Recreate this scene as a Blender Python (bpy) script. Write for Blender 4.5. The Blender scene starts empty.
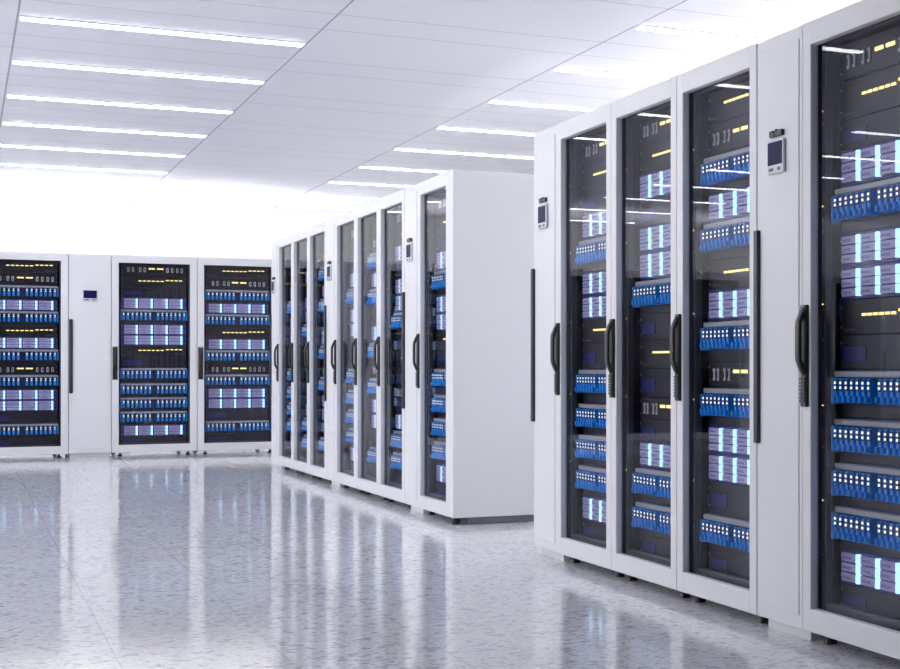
import bpy, bmesh, math, random
from mathutils import Vector, Matrix
random.seed(7)
S = bpy.context.scene
C = S.collection
R = math.radians

# ------------------------------------------------------------------ materials
def new_mat(name):
    m = bpy.data.materials.new(name); m.use_nodes = True
    nt = m.node_tree; nt.nodes.clear()
    out = nt.nodes.new('ShaderNodeOutputMaterial')
    return m, nt, out

def pbr(name, col, rough=0.5, metal=0.0, spec=0.5, noise=0.0, nscale=40.0, bump=0.0):
    m, nt, out = new_mat(name)
    b = nt.nodes.new('ShaderNodeBsdfPrincipled')
    b.inputs['Base Color'].default_value = (*col, 1)
    b.inputs['Roughness'].default_value = rough
    b.inputs['Metallic'].default_value = metal
    b.inputs['Specular IOR Level'].default_value = spec
    if noise or bump:
        tc = nt.nodes.new('ShaderNodeTexCoord')
        n = nt.nodes.new('ShaderNodeTexNoise'); n.inputs['Scale'].default_value = nscale
        nt.links.new(tc.outputs['Object'], n.inputs['Vector'])
        if noise:
            mr = nt.nodes.new('ShaderNodeMapRange')
            mr.inputs['To Min'].default_value = rough - noise
            mr.inputs['To Max'].default_value = rough + noise
            nt.links.new(n.outputs['Fac'], mr.inputs['Value'])
            nt.links.new(mr.outputs['Result'], b.inputs['Roughness'])
        if bump:
            bp = nt.nodes.new('ShaderNodeBump'); bp.inputs['Strength'].default_value = bump
            bp.inputs['Distance'].default_value = 0.001
            nt.links.new(n.outputs['Fac'], bp.inputs['Height'])
            nt.links.new(bp.outputs['Normal'], b.inputs['Normal'])
    nt.links.new(b.outputs[0], out.inputs[0])
    return m

def emit(name, col, strength, sampling='NONE'):
    m, nt, out = new_mat(name)
    e = nt.nodes.new('ShaderNodeEmission')
    e.inputs[0].default_value = (*col, 1); e.inputs[1].default_value = strength
    nt.links.new(e.outputs[0], out.inputs[0])
    m.cycles.emission_sampling = sampling
    return m

def math_node(nt, op, a, b=None):
    n = nt.nodes.new('ShaderNodeMath'); n.operation = op
    for i, v in enumerate((a, b)):
        if v is None: continue
        if isinstance(v, (int, float)): n.inputs[i].default_value = v
        else: nt.links.new(v, n.inputs[i])
    return n.outputs[0]

def glass_mat():
    m, nt, out = new_mat('door_glass')
    lw = nt.nodes.new('ShaderNodeLayerWeight'); lw.inputs['Blend'].default_value = 0.5
    p5 = math_node(nt, 'POWER', lw.outputs['Facing'], 5.0)
    f = math_node(nt, 'ADD', math_node(nt, 'MULTIPLY', p5, 0.27), 0.015)
    t = nt.nodes.new('ShaderNodeBsdfTransparent'); t.inputs[0].default_value = (0.90, 0.905, 0.93, 1)
    g = nt.nodes.new('ShaderNodeBsdfGlossy'); g.inputs['Roughness'].default_value = 0.0
    g.inputs['Color'].default_value = (0.95, 0.96, 1, 1)
    mx = nt.nodes.new('ShaderNodeMixShader')
    nt.links.new(f, mx.inputs[0]); nt.links.new(t.outputs[0], mx.inputs[1]); nt.links.new(g.outputs[0], mx.inputs[2])
    nt.links.new(mx.outputs[0], out.inputs[0])
    return m

def line_mask(nt, coord, period, offset, half):
    """1 inside a line of half-width HALF repeated every PERIOD."""
    a = math_node(nt, 'SUBTRACT', coord, offset - period / 2)
    a = math_node(nt, 'FLOORED_MODULO', a, period)
    a = math_node(nt, 'ABSOLUTE', math_node(nt, 'SUBTRACT', a, period / 2))
    return math_node(nt, 'LESS_THAN', a, half)

def floor_mat():
    m, nt, out = new_mat('terrazzo_floor')
    L = nt.links.new
    tc = nt.nodes.new('ShaderNodeTexCoord')
    b = nt.nodes.new('ShaderNodeBsdfPrincipled')
    def noise(scale, detail, rough=0.6):
        n = nt.nodes.new('ShaderNodeTexNoise'); n.inputs['Scale'].default_value = scale
        n.inputs['Detail'].default_value = detail; n.inputs['Roughness'].default_value = rough
        L(tc.outputs['Object'], n.inputs['Vector']); return n.outputs['Fac']
    def ramp(fac, stops):
        r = nt.nodes.new('ShaderNodeValToRGB')
        e = r.color_ramp.elements
        e[0].position, e[0].color = stops[0][0], (*stops[0][1], 1)
        e[1].position, e[1].color = stops[-1][0], (*stops[-1][1], 1)
        for p, c in stops[1:-1]:
            x = e.new(p); x.color = (*c, 1)
        L(fac, r.inputs[0]); return r.outputs[0]
    def mul(a, bb):
        x = nt.nodes.new('ShaderNodeMix'); x.data_type = 'RGBA'; x.blend_type = 'MULTIPLY'
        x.inputs[0].default_value = 1.0
        L(a, x.inputs[6]); L(bb, x.inputs[7]); return x.outputs[2]
    coarse = ramp(noise(2.2, 3), [(0.3, (0.86, 0.86, 0.875)), (0.7, (0.96, 0.96, 0.965))])
    mott = ramp(noise(26, 4, 0.7), [(0.33, (0.78, 0.78, 0.80)), (0.5, (0.94, 0.94, 0.95)), (0.7, (1, 1, 1))])
    v = nt.nodes.new('ShaderNodeTexVoronoi'); v.inputs['Scale'].default_value = 46
    L(tc.outputs['Object'], v.inputs['Vector'])
    hv = nt.nodes.new('ShaderNodeSeparateColor'); L(v.outputs['Color'], hv.inputs[0])
    chips = ramp(hv.outputs[0], [(0.0, (0.56, 0.56, 0.62)), (0.10, (0.68, 0.68, 0.74)), (0.17, (0.95, 0.95, 0.96)), (1.0, (1, 1, 1))])
    v2 = nt.nodes.new('ShaderNodeTexVoronoi'); v2.inputs['Scale'].default_value = 85
    L(tc.outputs['Object'], v2.inputs['Vector'])
    hv2 = nt.nodes.new('ShaderNodeSeparateColor'); L(v2.outputs['Color'], hv2.inputs[0])
    chips2 = ramp(hv2.outputs[1], [(0.0, (0.72, 0.72, 0.78)), (0.14, (0.78, 0.78, 0.83)), (0.22, (0.97, 0.97, 0.98)), (1.0, (1, 1, 1))])
    col = mul(mul(mul(coarse, mott), chips), chips2)
    sx = nt.nodes.new('ShaderNodeSeparateXYZ'); L(tc.outputs['Object'], sx.inputs[0])
    lx = line_mask(nt, sx.outputs[0], 0.461, 0.42, 0.0022)
    ly = line_mask(nt, sx.outputs[1], 0.922, 0.10, 0.0015)
    ln = math_node(nt, 'MAXIMUM', lx, ly)
    mix = nt.nodes.new('ShaderNodeMix'); mix.data_type = 'RGBA'
    L(math_node(nt, 'MULTIPLY', ln, 0.55), mix.inputs[0]); L(col, mix.inputs[6])
    mix.inputs[7].default_value = (0.36, 0.36, 0.39, 1)
    L(mix.outputs[2], b.inputs['Base Color'])
    mr = nt.nodes.new('ShaderNodeMapRange'); mr.inputs['To Min'].default_value = 0.04; mr.inputs['To Max'].default_value = 0.14
    L(noise(30, 3), mr.inputs['Value']); L(mr.outputs['Result'], b.inputs['Roughness'])
    b.inputs['Specular IOR Level'].default_value = 0.27
    bp = nt.nodes.new('ShaderNodeBump'); bp.inputs['Strength'].default_value = 0.06; bp.inputs['Distance'].default_value = 0.002
    L(noise(55, 2), bp.inputs['Height']); L(bp.outputs[0], b.inputs['Normal'])
    L(b.outputs[0], out.inputs[0])
    return m

CEIL_Z, LIGHT_P, LIGHT_Y0, BAY, BAY_X = 2.832, 1.556, 10.68, 1.4605, 0.259
def ceiling_mat():
    m, nt, out = new_mat('ceiling_panels')
    L = nt.links.new
    tc = nt.nodes.new('ShaderNodeTexCoord')
    sx = nt.nodes.new('ShaderNodeSeparateXYZ'); L(tc.outputs['Object'], sx.inputs[0])
    a = line_mask(nt, sx.outputs[0], BAY, BAY_X, 0.005)
    p1 = line_mask(nt, sx.outputs[1], LIGHT_P, LIGHT_Y0 + 0.36 * LIGHT_P, 0.010)
    p2 = line_mask(nt, sx.outputs[1], LIGHT_P, LIGHT_Y0 + 0.66 * LIGHT_P, 0.010)
    ln = math_node(nt, 'MAXIMUM', math_node(nt, 'MULTIPLY', math_node(nt, 'MAXIMUM', p1, p2), 0.42), a)
    mix = nt.nodes.new('ShaderNodeMix'); mix.data_type = 'RGBA'
    L(math_node(nt, 'MULTIPLY', ln, 0.75), mix.inputs[0])
    mix.inputs[6].default_value = (0.85, 0.85, 0.90, 1); mix.inputs[7].default_value = (0.22, 0.22, 0.28, 1)
    b = nt.nodes.new('ShaderNodeBsdfPrincipled'); b.inputs['Roughness'].default_value = 0.5
    b.inputs['Specular IOR Level'].default_value = 0.25
    L(mix.outputs[2], b.inputs['Base Color']); L(b.outputs[0], out.inputs[0])
    return m

M = dict(
    white=pbr('white_powder_coat', (0.82, 0.82, 0.842), 0.42, noise=0.04, nscale=60, bump=0.02),
    wall=pbr('white_wall_paint', (0.85, 0.85, 0.88), 0.7, bump=0.05, nscale=120),
    greywall=pbr('grey_wall_paint', (0.16, 0.16, 0.17), 0.7, bump=0.05, nscale=120),
    liner=pbr('dark_liner', (0.008, 0.008, 0.013), 0.5, noise=0.05),
    post=pbr('grey_post', (0.055, 0.057, 0.066), 0.4, 0.3, noise=0.05),
    chassis=pbr('charcoal_chassis', (0.014, 0.012, 0.018), 0.42, 0.2, noise=0.08, nscale=25),
    blank=pbr('graphite_blank', (0.016, 0.015, 0.024), 0.45, 0.2, noise=0.06, nscale=25),
    violet=pbr('violet_glow_chassis', (0.04, 0.028, 0.20), 0.4, noise=0.05),  # violet glow around the drives put into the chassis colour
    navy=pbr('navy_faceplate', (0.012, 0.022, 0.085), 0.4, noise=0.05),
    bluelabel=pbr('blue_label', (0.012, 0.016, 0.14), 0.4, noise=0.05),
    tray=pbr('grey_metal_tray', (0.46, 0.47, 0.49), 0.38, 0.1, noise=0.06),
    plug=pbr('blue_plug', (0.016, 0.36, 1.0), 0.4, spec=0.3, noise=0.06),
    lilac=pbr('lilac_drive_tray', (0.53, 0.49, 0.82), 0.4, noise=0.05),
    lilac_dark=pbr('drive_slot', (0.30, 0.27, 0.48), 0.5, noise=0.05),
    silver=pbr('grey_lever', (0.58, 0.57, 0.58), 0.35, 0.1, noise=0.05),
    screw=pbr('screw_metal', (0.5, 0.5, 0.5), 0.3, 0.8, noise=0.05),
    black=pbr('black_plastic', (0.012, 0.012, 0.014), 0.38, noise=0.06),
    barblack=pbr('charcoal_bar', (0.028, 0.028, 0.036), 0.4, noise=0.06),
    screen=pbr('navy_screen', (0.010, 0.010, 0.075), 0.45, spec=0.08, noise=0.02),
    button=pbr('grey_button', (0.12, 0.12, 0.15), 0.4, noise=0.04),
    bezel=pbr('silver_bezel', (0.62, 0.63, 0.68), 0.35, 0.2, noise=0.04),
    rail=pbr('base_grey', (0.20, 0.20, 0.22), 0.5, noise=0.05),
    cable=pbr('blue_cable', (0.015, 0.10, 0.55), 0.4, noise=0.05),
    cyan=emit('cyan_drive_light', (0.46, 0.86, 1.0), 1.35),
    port=emit('white_port_light', (0.86, 0.95, 1.0), 1.2),
    amber=emit('amber_status_light', (1.0, 0.76, 0.27), 1.7),
    strip=emit('ceiling_strip_light', (0.97, 0.97, 1.0), 14.0, 'AUTO'),
    daylight=emit('daylit_window', (0.98, 0.985, 1.0), 1.08, 'AUTO'),
    added_side_light=emit('added_side_pane', (0.97, 0.98, 1.0), 3.6, 'AUTO'),
    uplight=emit('added_uplight_lens', (0.98, 0.98, 1.0), 45.0, 'AUTO'),
    added_uplight_floor=emit('added_floor_uplight_lens', (0.98, 0.98, 1.0), 34.0, 'AUTO'),
    added_bar=emit('added_rack_light', (0.64, 0.72, 1.0), 1.2, 'AUTO'),
    glass=glass_mat(), floor=floor_mat(), ceiling=ceiling_mat(),
)

# ------------------------------------------------------------------ mesh building
class MB:
    def __init__(s): s.bm = bmesh.new(); s.mats = []
    def mi(s, m):
        if m not in s.mats: s.mats.append(m)
        return s.mats.index(m)
    def box(s, x0, x1, y0, y1, z0, z1, m, bevel=0.0, seg=1):
        r = bmesh.ops.create_cube(s.bm, size=1)
        vs = r['verts']
        for v in vs:
            v.co = Vector((x0 + (v.co.x + .5) * (x1 - x0), y0 + (v.co.y + .5) * (y1 - y0), z0 + (v.co.z + .5) * (z1 - z0)))
        fs = {f for v in vs for f in v.link_faces}
        i = s.mi(m)
        for f in fs: f.material_index = i
        if bevel:
            es = {e for v in vs for e in v.link_edges}
            rb = bmesh.ops.bevel(s.bm, geom=list(es), offset=bevel, segments=seg, affect='EDGES', profile=0.5)
            for f in rb['faces']: f.material_index = i
        return s
    def cyl(s, x, y, z0, z1, r0, m, r1=None, n=14):
        r = bmesh.ops.create_cone(s.bm, cap_ends=True, segments=n, radius1=r0, radius2=r0 if r1 is None else r1, depth=z1 - z0)
        i = s.mi(m)
        for v in r['verts']: v.co += Vector((x, y, (z0 + z1) / 2))
        for f in {f for v in r['verts'] for f in v.link_faces}: f.material_index = i
        return s
    def disc_y(s, x, y0, y1, z, rr, m, n=8):
        r = bmesh.ops.create_cone(s.bm, cap_ends=True, segments=n, radius1=rr, radius2=rr, depth=y1 - y0)
        i = s.mi(m)
        for v in r['verts']: v.co = Vector((x + v.co.x, (y0 + y1) / 2 + v.co.z, z + v.co.y))
        for f in {f for v in r['verts'] for f in v.link_faces}: f.material_index = i
        return s
    def tube(s, pts, rx, ry, m, n=8):
        """A tube through PTS (in a vertical plane x = const mostly) with a radius across x and one in plane."""
        i = s.mi(m); rings = []
        for k, p in enumerate(pts):
            p = Vector(p)
            a = Vector(pts[max(k - 1, 0)]); b = Vector(pts[min(k + 1, len(pts) - 1)])
            t = (b - a).normalized()
            u = Vector((1, 0, 0)); w = t.cross(u).normalized(); u = w.cross(t).normalized()
            rings.append([s.bm.verts.new(p + u * rx * math.cos(2 * math.pi * q / n) + w * ry * math.sin(2 * math.pi * q / n)) for q in range(n)])
        for a, b in zip(rings, rings[1:]):
            for q in range(n):
                f = s.bm.faces.new((a[q], a[(q + 1) % n], b[(q + 1) % n], b[q])); f.material_index = i; f.smooth = True
        for ring, rev in ((rings[0], True), (rings[-1], False)):
            f = s.bm.faces.new(ring[::-1] if rev else ring); f.material_index = i
        return s
    def mesh(s, name):
        bmesh.ops.recalc_face_normals(s.bm, faces=s.bm.faces[:])
        me = bpy.data.meshes.new(name); s.bm.to_mesh(me); s.bm.free()
        for m in s.mats: me.materials.append(m)
        return me

def obj(name, me, parent=None, loc=(0, 0, 0)):
    o = bpy.data.objects.new(name, me); C.objects.link(o); o.location = loc
    if parent is not None: o.parent = parent
    return o
def empty(name, loc=(0, 0, 0), rz=0):
    o = bpy.data.objects.new(name, None); C.objects.link(o)
    o.location = loc; o.rotation_euler = (0, 0, rz); o.empty_display_size = 0.1
    return o
def tag(o, label, cat, group=None):
    o['label'] = label; o['category'] = cat
    if group: o['group'] = group
    return o
def copy_tree(o, parent=None):
    c = o.copy(); C.objects.link(c); c.parent = parent
    for ch in KIDS.get(o.name, ()):
        k = copy_tree(ch, c); KIDS.setdefault(c.name, []).append(k)
    return c
KIDS = {}
def part(name, me, parent, label=None, loc=(0, 0, 0)):
    o = obj(name, me, parent, loc); KIDS.setdefault(parent.name, []).append(o)
    if label: o['label'] = label
    return o
def struct(name, me, loc=(0, 0, 0)):
    o = obj(name, me, None, loc); o['kind'] = 'structure'; return o

# ------------------------------------------------------------------ dimensions of a rack
# local axes: x to the viewer's right, y into the rack (door face at 0), z up
W, PW, GAP, TOP, DEPTH = 0.80, 0.386, 0.042, 2.091, 1.05
OX = 0.333
ZB, ZT = 0.121, TOP - 0.080
OH = ZT - ZB

def foot_mesh():
    b = MB()
    b.cyl(0, 0, 0.0, 0.020, 0.022, M['black'], 0.021)
    b.cyl(0, 0, 0.019, 0.028, 0.012, M['black'])
    b.cyl(0, 0, 0.027, 0.0422, 0.008, M['black'])
    return b.mesh('foot')

def handle_mesh():
    b = MB(); x = -0.3665
    b.box(x - .023, x + .023, -0.012, 0.002, .797, 1.140, M['black'], .003)
    pts = []
    zt, zb = 1.130, .905
    for k in range(15):
        t = k / 14
        z = zt + (zb - zt) * t
        y = -0.006 - 0.023 * min(1.0, math.sin(math.pi * t) * 1.5) ** 0.85
        pts.append((x, y, z))
    b.tube(pts, .020, .0085, M['black'])
    for k in range(7):
        z = .812 + k * .0125
        b.box(x - .020, x + .020, -.0165, -.011, z, z + .008, M['black'])
    b.box(x - .007, x + .007, -.0135, -.011, 1.131, 1.137, M['screw'])
    return b.mesh('handle')

def rack_parts():
    g = .0025
    h = W / 2 - g
    t = .022
    cab = MB()
    cab.box(-h, -h + t, .032, DEPTH, GAP, TOP - .004, M['white'], .003)
    cab.box(h - t, h, .032, DEPTH, GAP, TOP - .004, M['white'], .003)
    cab.box(-h + t, h - t, .032, DEPTH, TOP - .034, TOP - .004, M['white'])
    cab.box(-h + t, h - t, .032, DEPTH, GAP, GAP + .03, M['white'])
    cab.box(-h + t, h - t, DEPTH - .03, DEPTH, GAP + .03, TOP - .034, M['white'])
    lin = MB()
    a = h - t - .001
    lin.box(-a, -a + .004, .036, DEPTH - .035, GAP + .036, TOP - .04, M['liner'])
    lin.box(a - .004, a, .036, DEPTH - .035, GAP + .036, TOP - .04, M['liner'])
    lin.box(-a, a, .036, DEPTH - .035, TOP - .039, TOP - .0355, M['liner'])
    lin.box(-a, a, .036, DEPTH - .035, GAP + .031, GAP + .035, M['liner'])
    lin.box(-a, a, DEPTH - .039, DEPTH - .035, GAP + .036, TOP - .04, M['liner'])
    inf = MB()
    for sgn in (-1, 1):
        x0, x1 = sorted((sgn * .352, sgn * .322))
        inf.box(x0, x1, .050, .078, ZB - .035, ZT + .03, M['post'], .004)
        for k in range(26):
            z = ZB + .03 + k * .0725
            inf.box(sgn * .337 - .003, sgn * .337 + .003, .0488, .051, z, z + .006, M['screw'] if k % 5 == 2 else M['liner'])
    inf.box(-.322, .322, .050, .078, ZB - .022, ZB + .020, M['post'], .006)
    inf.box(-.322, .322, .050, .078, ZT + .002, ZT + .026, M['post'], .006)
    door = MB()
    y0, y1 = 0.0, 0.030
    xs = OX
    door.box(-h, -xs, y0, y1, GAP, TOP, M['white'], .004, 2)
    door.box(xs, h, y0, y1, GAP, TOP, M['white'], .004, 2)
    door.box(-xs - .004, xs + .004, y0, y1, ZT, TOP, M['white'], .004, 2)
    door.box(-xs - .004, xs + .004, y0, y1, GAP, ZB, M['white'], .004, 2)
    led = MB()
    led.box(.3385, .3505, .0335, .0445, ZB + .01, ZT - .01, M['added_bar'])  # glowing bar added out of sight to brighten the equipment faces
    gls = MB()
    gls.box(-xs, xs, .022, .028, ZB, ZT, M['glass'])
    return [('cabinet', cab.mesh('cabinet')), ('interior_liner', lin.mesh('interior_liner')), ('mounting_frame', inf.mesh('mounting_frame')),
            ('door', door.mesh('door')), ('added_light_bar', led.mesh('added_light_bar')), ('door_glass', gls.mesh('door_glass'))]

RP = rack_parts(); FOOT = foot_mesh(); HANDLE = handle_mesh()
FLABEL = {'interior_liner': 'dark inner lining', 'mounting_frame': 'dark grey mounting frame', 'door': None, 'added_light_bar': 'added thin glowing light bar behind the door stile'}

def side_cable_mesh(seed, x):
    r = random.Random(seed); b = MB(); pts = []
    for k in range(30):
        z = ZB + .05 + (ZT - ZB - .25) * k / 29
        pts.append((x + r.uniform(-.006, .006), .125 + r.uniform(-.012, .012), z))
    b.tube(pts, .006, .006, M['cable'], 6)
    return b.mesh('side_cable')
CABLES = [side_cable_mesh(s, x) for s, x in ((1, -.338), (2, -.322))]

_b = MB(); _b.box(-.342, -.336, .0470, .0495, 0, .0045, M['amber'])
RAIL_LIGHT = _b.mesh('rail_light')

def make_rack():
    r = empty('server_rack')
    d = None
    for n, me in RP:
        if n == 'door_glass': part(n, me, d, 'tinted clear door glass')
        else:
            o = part(n, me, r, FLABEL.get(n))
            if n == 'door': d = o; part('handle', HANDLE, d, 'black lever handle')
    for x in (-.318, .318):
        for y in (.068, DEPTH - .08):
            part('foot', FOOT, r, 'black levelling foot', (x, y, 0))
    for z in (.48, .80, 1.14, 1.47, 1.79): part('rail_light', RAIL_LIGHT, r, 'tiny amber light', (0, 0, z))
    for c in CABLES: part('side_cable', c, r, 'blue cable')
    return r

# ------------------------------------------------------------------ cooling units
def cooling_meshes():
    h = PW / 2 - .0025
    c = MB()
    c.box(-h, h, .012, DEPTH, GAP, TOP - .004, M['white'], .003)
    c.box(-h + .012, h - .012, .040, DEPTH - .03, 0.0, GAP, M['white'])
    f = MB()
    f.box(-h, h, .002, .0115, GAP, TOP - .002, M['white'], .003, 2)
    f.box(-h + .022, h - .022, -.0015, .0025, GAP + .045, TOP - .045, M['white'], .0012)
    bar = MB()
    bar.box(-h + .003, -h + .036, -.016, .002, .66, 1.417, M['barblack'], .004, 2)
    body = MB()
    body.box(-.067, .067, -.014, -.0012, 1.604, 1.722, M['bezel'], .005, 2)
    scr = MB()
    scr.box(-.060, .060, -.0155, -.0135, 1.634, 1.714, M['screen'], .0006)
    bt = []
    for x, w in ((-.032, .018), (.034, .012)):
        b = MB(); b.box(x - w, x + w, -.0162, -.0135, 1.613, 1.624, M['button'], .001); bt.append(b.mesh('button'))
    r = random.Random(3); bad = MB(); x = -.052
    for k in range(7):
        w = r.uniform(.011, .018)
        hgt = r.uniform(.015, .027)
        bad.box(x, x + w, -.014, -.0012, 1.733, 1.733 + hgt, M['black'], .0015); x += w - .0005 + (.006 if k == 2 else 0)
    return c.mesh('cabinet'), f.mesh('front_panel'), bar.mesh('grip_bar'), body.mesh('control_display'), scr.mesh('screen'), bt, bad.mesh('badge')
CM = cooling_meshes()
def make_cooling(badge):
    r = empty('cooling_cabinet')
    part('cabinet', CM[0], r); part('front_panel', CM[1], r); part('grip_bar', CM[2], r, 'charcoal vertical grip bar')
    d = part('control_display', CM[3], r, 'silver control display')
    part('screen', CM[4], d, 'navy blue screen')
    for b in CM[5]: part('button', b, d, 'grey button')
    if badge: part('badge', CM[6], r, 'small black badge above the display')
    return r

# ------------------------------------------------------------------ rack equipment
GX = 0.308          # half width
GY = 0.100          # face depth behind the door plane
GD = 0.50           # chassis depth
UNITS = {}
def chassis_box(b, hgt, m, ear=True):
    b.box(-GX, GX, GY, GY + GD, 0.0008, hgt - 0.0008, m, .0015)
    if ear:
        for sx in (-1, 1):
            for z in (hgt * .22, hgt * .78):
                b.disc_y(sx * (GX - .010), GY - .003, GY + .001, z, .0035, M['screw'])

def unit_meshes(kind, hgt, fine):
    """[(part name, mesh, label, [sub-parts])] of one equipment unit whose bottom is z = 0."""
    key = (kind, round(hgt, 3), fine)
    if key in UNITS: return UNITS[key]
    out = []
    b = MB()
    if kind == 'switch':
        chassis_box(b, hgt, M['chassis'])
        b.box(-GX + .03, GX - .03, GY - .0025, GY + .001, .006, hgt - .006, M['chassis'], .001)
        out.append(('chassis', b.mesh('chassis'), None, []))
        cz = hgt * .48
        for x in (-.238, -.196, -.128, -.086, .128, .172, .220, .263):
            p = MB()
            p.box(x - .0105, x + .0105, GY - .010, GY - .002, cz - .024, cz + .024, M['silver'], .006, 2)
            p.box(x - .004, x + .004, GY - .0115, GY - .0095, cz - .014, cz + .014, M['chassis'], .001)
            out.append(('port_lever', p.mesh('port_lever'), 'grey oval port lever', []))
        for xa, xb in ((-.050, .010), (.028, .090)):
            p = MB(); n = 2; w = (xb - xa) / n
            for k in range(n):
                p.box(xa + k * w + .0012, xa + (k + 1) * w - .0012, GY - .005, GY - .001, cz + .006, cz + .019, M['amber'])
            out.append(('status_light', p.mesh('status_light'), 'amber status light bar', []))
    elif kind == 'led':
        chassis_box(b, hgt, M['chassis'])
        for x0, x1 in ((-.285, -.20), (.20, .28)):
            for k in range(6):
                w = (x1 - x0) / 6
                b.box(x0 + k * w, x0 + k * w + w * .6, GY - .002, GY + .001, hgt * .13, hgt * .13 + .006, M['button'])
        out.append(('chassis', b.mesh('chassis'), None, []))
        for xa, xb, n, z in ((-.150, .098, 6, .56), (.106, .272, 4, .63)):
            p = MB(); w = (xb - xa) / n
            for k in range(n):
                p.box(xa + k * w + .0068, xa + (k + 1) * w - .0068, GY - .004, GY + .0005, hgt * z - .0040, hgt * z + .0045, M['amber'])
            out.append(('status_light', p.mesh('status_light'), 'amber row of status lights', []))
    elif kind == 'blank':
        chassis_box(b, hgt, M['blank'])
        out.append(('chassis', b.mesh('chassis'), None, []))
        p = MB(); p.box(-.286, -.115, GY - .0022, GY + .0005, hgt * .22, hgt * .66, M['bluelabel'], .001)
        out.append(('blue_label', p.mesh('blue_label'), 'dark blue label', []))
    elif kind == 'drives':
        chassis_box(b, hgt, M['violet'])
        out.append(('chassis', b.mesh('chassis'), 'chassis coloured with violet glow', []))
        rows, cols = 3, 4
        zh = (hgt - .018) / rows; cw = .140
        merged, mlight = MB(), MB()
        for r_ in range(rows):
            for c_ in range(cols):
                x0 = -.278 + c_ * cw; z0 = .009 + r_ * zh
                t = MB() if fine else merged
                li = MB() if fine else mlight
                t.box(x0, x0 + .104, GY - .012, GY + .0005, z0 + .0025, z0 + zh - .0025, M['lilac'], .0015)
                t.box(x0 + .012, x0 + .072, GY - .0132, GY - .0115, z0 + zh * .34, z0 + zh * .60, M['lilac_dark'])
                li.box(x0 + .108, x0 + .127, GY - .013, GY + .0005, z0 + .0012, z0 + zh - .0012, M['cyan'])
                if fine:
                    out.append(('drive_tray', t.mesh('drive_tray'), 'lilac drive tray', [('light_strip', li.mesh('light_strip'), 'glowing cyan light strip')]))
        if not fine:
            out.append(('drive_tray', merged.mesh('drive_tray'), 'lilac drive trays', [('light_strip', mlight.mesh('light_strip'), 'glowing cyan light strips')]))
    elif kind == 'patch':
        # face: grey tray lip on top, blue plugs below it, dark filler underneath
        ph = .087; tz = hgt - .027
        b.box(-GX, GX, GY, GY + GD, 0.0008, tz - ph - .004, M['blank'], .0015)
        b.box(-GX, GX, GY, GY + GD, tz - ph - .004, hgt - .0008, M['navy'], .0015)
        out.append(('chassis', b.mesh('chassis'), None, []))
        t = MB(); t.box(-GX - .004, GX + .004, GY - .022, GY - .0005, tz, tz + .020, M['tray'], .003)
        out.append(('tray_lip', t.mesh('tray_lip'), 'grey metal tray lip', []))
        mp, ml = MB(), MB()
        for k in range(14):
            x = -.283 + k * .0408 + (.035 if k > 6 else 0)
            q = MB() if fine else mp; li = MB() if fine else ml
            q.box(x - .0105, x + .0105, GY - .032, GY - .0005, tz - ph + .001, tz - .004, M['plug'], .002)
            q.box(x - .0075, x + .0075, GY - .046, GY - .031, tz - ph + .004, tz - ph + .026, M['plug'], .003)
            q.box(x - .0098, x + .0098, GY - .0332, GY - .0315, tz - .046, tz - .009, M['liner'])
            for z in (tz - .019, tz - .035):
                li.box(x - .0062, x + .0062, GY - .0342, GY - .0325, z - .0043, z + .0043, M['port'])
            if fine:
                out.append(('patch_plug', q.mesh('patch_plug'), 'blue patch plug', [('port_light', li.mesh('port_light'), 'pair of white port lights')]))
        if not fine:
            out.append(('patch_plug', mp.mesh('patch_plug'), 'blue patch plugs', [('port_light', ml.mesh('port_light'), 'white port lights')]))
        for sx in (-1, 1):
            e = MB()
            e.box(*sorted((sx * (GX - .006), sx * (GX + .006))), GY - .034, GY - .0005, tz - ph - .004, tz - .002, M['plug'], .004, 2)
            out.append(('end_clip', e.mesh('end_clip'), 'blue end clip', []))
    UNITS[key] = out
    return out

PROTO = {}
def place_unit(kind, hgt, fine, mw, z):
    """First of its kind and size is built, later ones are copies of it and its parts."""
    key = (kind, round(hgt, 3), fine)
    if key not in PROTO:
        r = empty(NAMES[kind][0])
        for n, me, lb, subs in unit_meshes(kind, hgt, fine):
            o = part(n, me, r, lb)
            for sn, sm, sl in subs: part(sn, sm, o, sl)
        PROTO[key] = r
    else:
        r = copy_tree(PROTO[key])
    r.location = mw[0]; r.location.z = z
    r.rotation_euler = (0, 0, mw[1])
    return r

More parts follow.
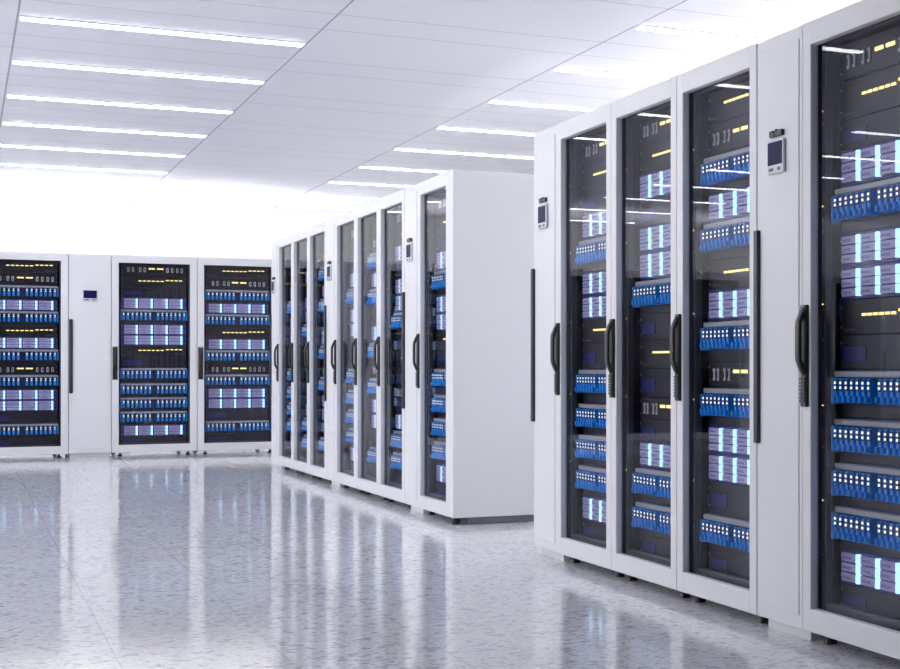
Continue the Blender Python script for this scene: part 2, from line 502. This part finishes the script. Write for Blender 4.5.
NAMES = {
    'switch': ('network_switch', 'network switch with grey levers', 'network switch'),
    'led': ('rack_server', 'charcoal server with amber light row', 'server'),
    'blank': ('blanking_panel', 'dark blanking panel with blue label', 'panel'),
    'drives': ('storage_server', 'lilac cyan-lit storage server', 'server'),
    'patch': ('patch_panel', 'blue white-lit patch panel', 'patch panel'),
}
GROUPS = {'switch': 'network switches in the racks', 'led': 'amber-lit servers in the racks', 'blank': 'blanking panels in the racks',
          'drives': 'storage servers in the racks', 'patch': 'patch panels in the racks'}
ORD = ['first', 'second', 'third', 'fourth', 'fifth', 'sixth', 'seventh', 'eighth']
LAY = {
 'A': [('switch', .0, .065), ('led', .065, .135), ('blank', .135, .188), ('drives', .188, .252), ('patch', .252, .335), ('drives', .335, .394), ('drives', .394, .453),
       ('led', .453, .515), ('blank', .515, .575), ('patch', .575, .66), ('patch', .66, .738), ('patch', .738, .815), ('patch', .815, .893), ('drives', .893, .955), ('blank', .955, 1.0)],
 'B': [('led', .0, .065), ('switch', .065, .132), ('patch', .132, .21), ('drives', .21, .27), ('patch', .27, .35), ('led', .35, .412), ('drives', .412, .475),
       ('patch', .475, .56), ('switch', .56, .612), ('patch', .612, .692), ('drives', .692, .75), ('drives', .75, .81), ('blank', .81, .875), ('patch', .875, .95), ('blank', .95, 1.0)],
 'C': [('switch', .0, .065), ('led', .065, .13), ('drives', .13, .192), ('blank', .192, .25), ('drives', .25, .31), ('drives', .31, .372), ('patch', .372, .45),
       ('blank', .45, .51), ('led', .51, .575), ('blank', .575, .64), ('switch', .64, .69), ('blank', .69, .74), ('drives', .74, .80), ('patch', .80, .878), ('patch', .878, .955), ('blank', .955, 1.0)],
}
def fill_rack(kind, loc, rz, fine, phrase):
    seen = {}
    total = {}
    for k, _, _ in LAY[kind]: total[k] = total.get(k, 0) + 1
    for k, f0, f1 in LAY[kind]:
        zt, zb = ZT - f0 * OH, ZT - f1 * OH
        if f1 >= 1.0: zb = ZB - .008
        o = place_unit(k, zt - zb, fine, (Vector(loc), rz), zb)
        n = seen.get(k, 0); seen[k] = n + 1
        name, desc, cat = NAMES[k]
        pos = '' if total[k] == 1 else ORD[n] + ' '
        lab = (f'{pos}{desc} from top, {phrase}' if total[k] > 1 else f'only {desc}, {phrase}')
        tag(o, lab, cat, GROUPS[k])

RACK0, COOL0, COOL0B = None, {}, None
def place_rack(kind, x, y, rz, fine, label, phrase, group, equip=True):
    global RACK0
    if RACK0 is None: RACK0 = r = make_rack()
    else: r = copy_tree(RACK0)
    r.location = (x, y, 0); r.rotation_euler = (0, 0, rz)
    tag(r, label, 'server rack', group)
    if equip: fill_rack(kind, (x, y, 0), rz, fine, phrase)
    return r
def place_cool(x, y, rz, badge, label):
    if badge not in COOL0: COOL0[badge] = r = make_cooling(badge)
    else: r = copy_tree(COOL0[badge])
    r.location = (x, y, 0); r.rotation_euler = (0, 0, rz)
    tag(r, label, 'cooling cabinet', 'slim cooling cabinets between the racks')
    return r

# ------------------------------------------------------------------ rows
XN, XM, YB = 2.406, 2.440, 19.80
rz = -math.pi / 2
# near row, from its far end towards the camera
y = 8.408
place_cool(XN, y - PW / 2, rz, True, 'slim white cooling cabinet at far end of near row, beside first rack'); y -= PW
for i, k in enumerate('ACB'):
    place_rack(k, XN, y - W / 2, rz, True, f'white glass-door server rack, {ORD[i]} rack from far end of near row',
               f'near row {ORD[i]} rack from far end', 'server racks in the near row'); y -= W
place_cool(XN, y - PW / 2, rz, True, 'slim white cooling cabinet between third and fourth racks of near row'); y -= PW
place_rack('A', XN, y - W / 2, rz, True, 'white glass-door server rack, fourth from far end of near row, largest in view',
           'near row fourth rack from far end', 'server racks in the near row')
# middle row
y = 17.035
place_cool(XM, y - PW / 2, rz, True, 'slim white cooling cabinet at far end of middle row, beside first rack'); y -= PW
n = 0
for i, k in enumerate('ACB'):
    place_rack(k, XM, y - W / 2, rz, False, f'white glass-door server rack, {ORD[n]} rack from far end of middle row',
               f'middle row {ORD[n]} rack from far end', 'server racks in the middle row'); y -= W; n += 1
place_cool(XM, y - PW / 2, rz, True, 'slim white cooling cabinet between third and fourth racks of middle row'); y -= PW
for i, k in enumerate('ABC'):
    place_rack(k, XM, y - W / 2, rz, False, f'white glass-door server rack, {ORD[n]} rack from far end of middle row',
               f'middle row {ORD[n]} rack from far end', 'server racks in the middle row'); y -= W; n += 1
place_cool(XM, y - PW / 2, rz, True, 'slim white cooling cabinet between sixth and seventh racks of middle row'); y -= PW
r = place_rack('A', XM, y - W / 2, rz, False, 'white glass-door server rack with bare white side, at near end of middle row',
               'middle row seventh rack from far end', 'server racks in the middle row')
sp = MB(); sp.box(W / 2 + .065, W / 2 + .085, .09, DEPTH - .03, .003, GAP, M['rail'], .002)
part('base_rail', sp.mesh('base_rail'), r, 'grey base rail under the side')
ep = MB(); ep.box(W / 2 - .001, W / 2 + .104, 0, DEPTH, GAP, TOP, M['white'], .004, 2)
part('end_panel', ep.mesh('end_panel'), r, 'plain white end panel')
part('foot', FOOT, r, 'black levelling foot', (W / 2 + .045, .03, 0))
# back row
x = .128
place_rack('B', x + W / 2, YB, 0, False, 'white glass-door server rack in back row, cut off by picture edge', 'back row rack cut by picture edge', 'server racks in the back row'); x += W
place_cool(x + PW / 2, YB, 0, False, 'slim white cooling cabinet between two racks of back row'); x += PW
place_rack('A', x + W / 2, YB, 0, False, 'white glass-door server rack in back row beside the slim cooling cabinet', 'back row rack after cooling cabinet', 'server racks in the back row'); x += W
place_rack('B', x + W / 2, YB, 0, False, 'white glass-door server rack in back row, partly hidden by middle row end', 'back row rack behind middle row end', 'server racks in the back row')
x = .128
for k in range(6):
    if k in (1, 4):
        x -= PW; place_cool(x + PW / 2, YB, 0, False, 'slim white cooling cabinet of back row, beyond the picture edge')
    x -= W
    if k == 0:
        place_rack('A', x + W / 2, YB, 0, False, 'white glass-door server rack of back row, just beyond the picture edge', 'back row rack beyond picture edge', 'server racks in the back row')
    else: place_rack('A', x + W / 2, YB, 0, False, 'empty white glass-door rack of back row, beyond the picture edge', '', 'empty racks of the back row beyond the picture', equip=False)

# ------------------------------------------------------------------ room
X0, X1, Y0, Y1 = -5.6, 7.6, -4.0, 22.3
def slab(name, m, *a):
    b = MB(); b.box(*a, m); return struct(name, b.mesh(name))
slab('floor', M['floor'], X0, X1, Y0, Y1, -.1, 0)
slab('ceiling', M['ceiling'], X0, X1, Y0, Y1, CEIL_Z, CEIL_Z + .1)
slab('wall_front', M['greywall'], X0, X1, Y0 - .1, Y0, -.1, CEIL_Z + .1)
# back wall and left wall: low wall below one long frosted window pane each; the unseen left pane is added to light the rack fronts
slab('wall_back', M['wall'], X0, X1, Y1, Y1 + .12, -.1, .5)
slab('window_1', M['daylight'], X0, X1, Y1 + .02, Y1 + .05, .5, CEIL_Z)
WA, WB = 6.0, 17.0
slab('added_window_2', M['added_side_light'], X0 - .05, X0 - .02, WA, WB, .9, CEIL_Z - .25)
for a in ((Y0 - .1, WA, -.1, CEIL_Z + .1), (WB, Y1 + .1, -.1, CEIL_Z + .1), (WA, WB, -.1, .9), (WA, WB, CEIL_Z - .25, CEIL_Z + .1)):
    slab('wall_left', M['wall'], X0 - .1, X0, *a)
slab('wall_right', M['wall'], X1, X1 + .1, Y0 - .1, Y1 + .1, -.1, CEIL_Z + .1)

# unseen uplight trough added on the rack tops to whiten the far ceiling
def uplight(label, L, x, y, rz, m='uplight'):
    e = empty('added_uplight_trough', (x, y, TOP - .003), rz)
    h = MB(); h.box(-L / 2, L / 2, -.08, .08, 0, .012, M['white'])
    for q in (-1, 1):
        h.box(-L / 2, L / 2, *sorted((q * .088, q * .076)), 0, .058, M['white'])
        h.box(*sorted((q * L / 2, q * (L / 2 - .01))), -.076, .076, .012, .058, M['white'])
    part('housing', h.mesh('housing'), e)
    d = MB(); d.box(-L / 2 + .01, L / 2 - .01, -.07, .07, .0125, .020, M[m]); part('lens', d.mesh('lens'), e, 'glowing white lens')
    tag(e, label, 'uplight')
uplight('added long white uplight trough lying on top of the back row racks', 8.0, -1.0, YB + .85, 0)
def added_floor_uplight(label, L, x, y, rz):  # unseen channel added behind the row to brighten the ceiling
    e = empty('added_floor_uplight', (x, y, 0), rz)
    h = MB(); h.box(-L / 2, L / 2, -.17, .17, 0, .02, M['white'])
    for q in (-1, 1):
        h.box(-L / 2, L / 2, *sorted((q * .17, q * .155)), .02, .42, M['white'])
        h.box(*sorted((q * L / 2, q * (L / 2 - .015))), -.155, .155, .02, .42, M['white'])
    part('housing', h.mesh('housing'), e)
    d = MB(); d.box(-L / 2 + .02, L / 2 - .02, -.145, .145, .0205, .030, M['added_uplight_floor']); part('lens', d.mesh('lens'), e, 'glowing white lens')
    tag(e, label, 'uplight')
added_floor_uplight('added long white uplight channel on the floor behind the near row', 6.0, 4.9, 8.6, math.pi / 2)

# ------------------------------------------------------------------ ceiling strip lights
hs = MB(); LEN = BAY - .02
hs.box(-LEN / 2, LEN / 2, -.050, .050, -.006, -.0005, M['white'], .002)
HS = hs.mesh('housing')
df = MB(); df.box(-LEN / 2 + .008, LEN / 2 - .008, -.039, .039, -.012, -.0062, M['strip'], .002)
DF = df.mesh('diffuser')
L0 = None
BAYS = [(BAY_X + BAY / 2, 'over the aisle'), (BAY_X + 2.5 * BAY, 'above the rows'), (BAY_X - 1.5 * BAY, 'beyond the picture edge')]
for bx, where in BAYS:
    for k in range(-3, 8):
        if L0 is None:
            L0 = empty('ceiling_light'); part('housing', HS, L0); part('diffuser', DF, L0, 'glowing white diffuser'); o = L0
        else: o = copy_tree(L0)
        yy = LIGHT_Y0 + k * LIGHT_P
        o.location = (bx, yy, CEIL_Z)
        if where == 'over the aisle' and 0 <= k:
            tag(o, f'{ORD[k]} white ceiling light strip from top of the ladder of strips over the aisle', 'ceiling light', 'ceiling light strips over the aisle')
        elif where == 'above the rows' and 0 <= k:
            tag(o, f'{ORD[k]} white ceiling light strip behind the near row, counted towards the back', 'ceiling light', 'ceiling light strips above the racks')
        else:
            tag(o, 'white ceiling light strip in the room outside the picture', 'ceiling light', 'ceiling light strips outside the picture')

# ------------------------------------------------------------------ world, camera, view
w = bpy.data.worlds.new('World'); S.world = w; w.use_nodes = True
w.node_tree.nodes['Background'].inputs[0].default_value = (0.9, 0.93, 1.0, 1)
w.node_tree.nodes['Background'].inputs[1].default_value = 1.0
cd = bpy.data.cameras.new('camera'); cam = bpy.data.objects.new('camera', cd); C.objects.link(cam)
F = 1688.0
cd.sensor_width = 36; cd.sensor_fit = 'HORIZONTAL'; cd.lens = F / 900 * 36
cd.shift_x = -(1027 - 450) / 900; cd.shift_y = (366.7 - 334.5) / 900
cd.clip_end = 200
cam.location = (0, 0, .932); cam.rotation_euler = (R(90), 0, -math.atan(1066 / F))
S.camera = cam
S.view_settings.view_transform = 'Standard'; S.view_settings.look = 'None'
S.view_settings.gamma = 1; S.view_settings.use_curve_mapping = False
S.view_settings.exposure = 0.35
S.cycles.max_bounces = 10; S.cycles.transparent_max_bounces = 16
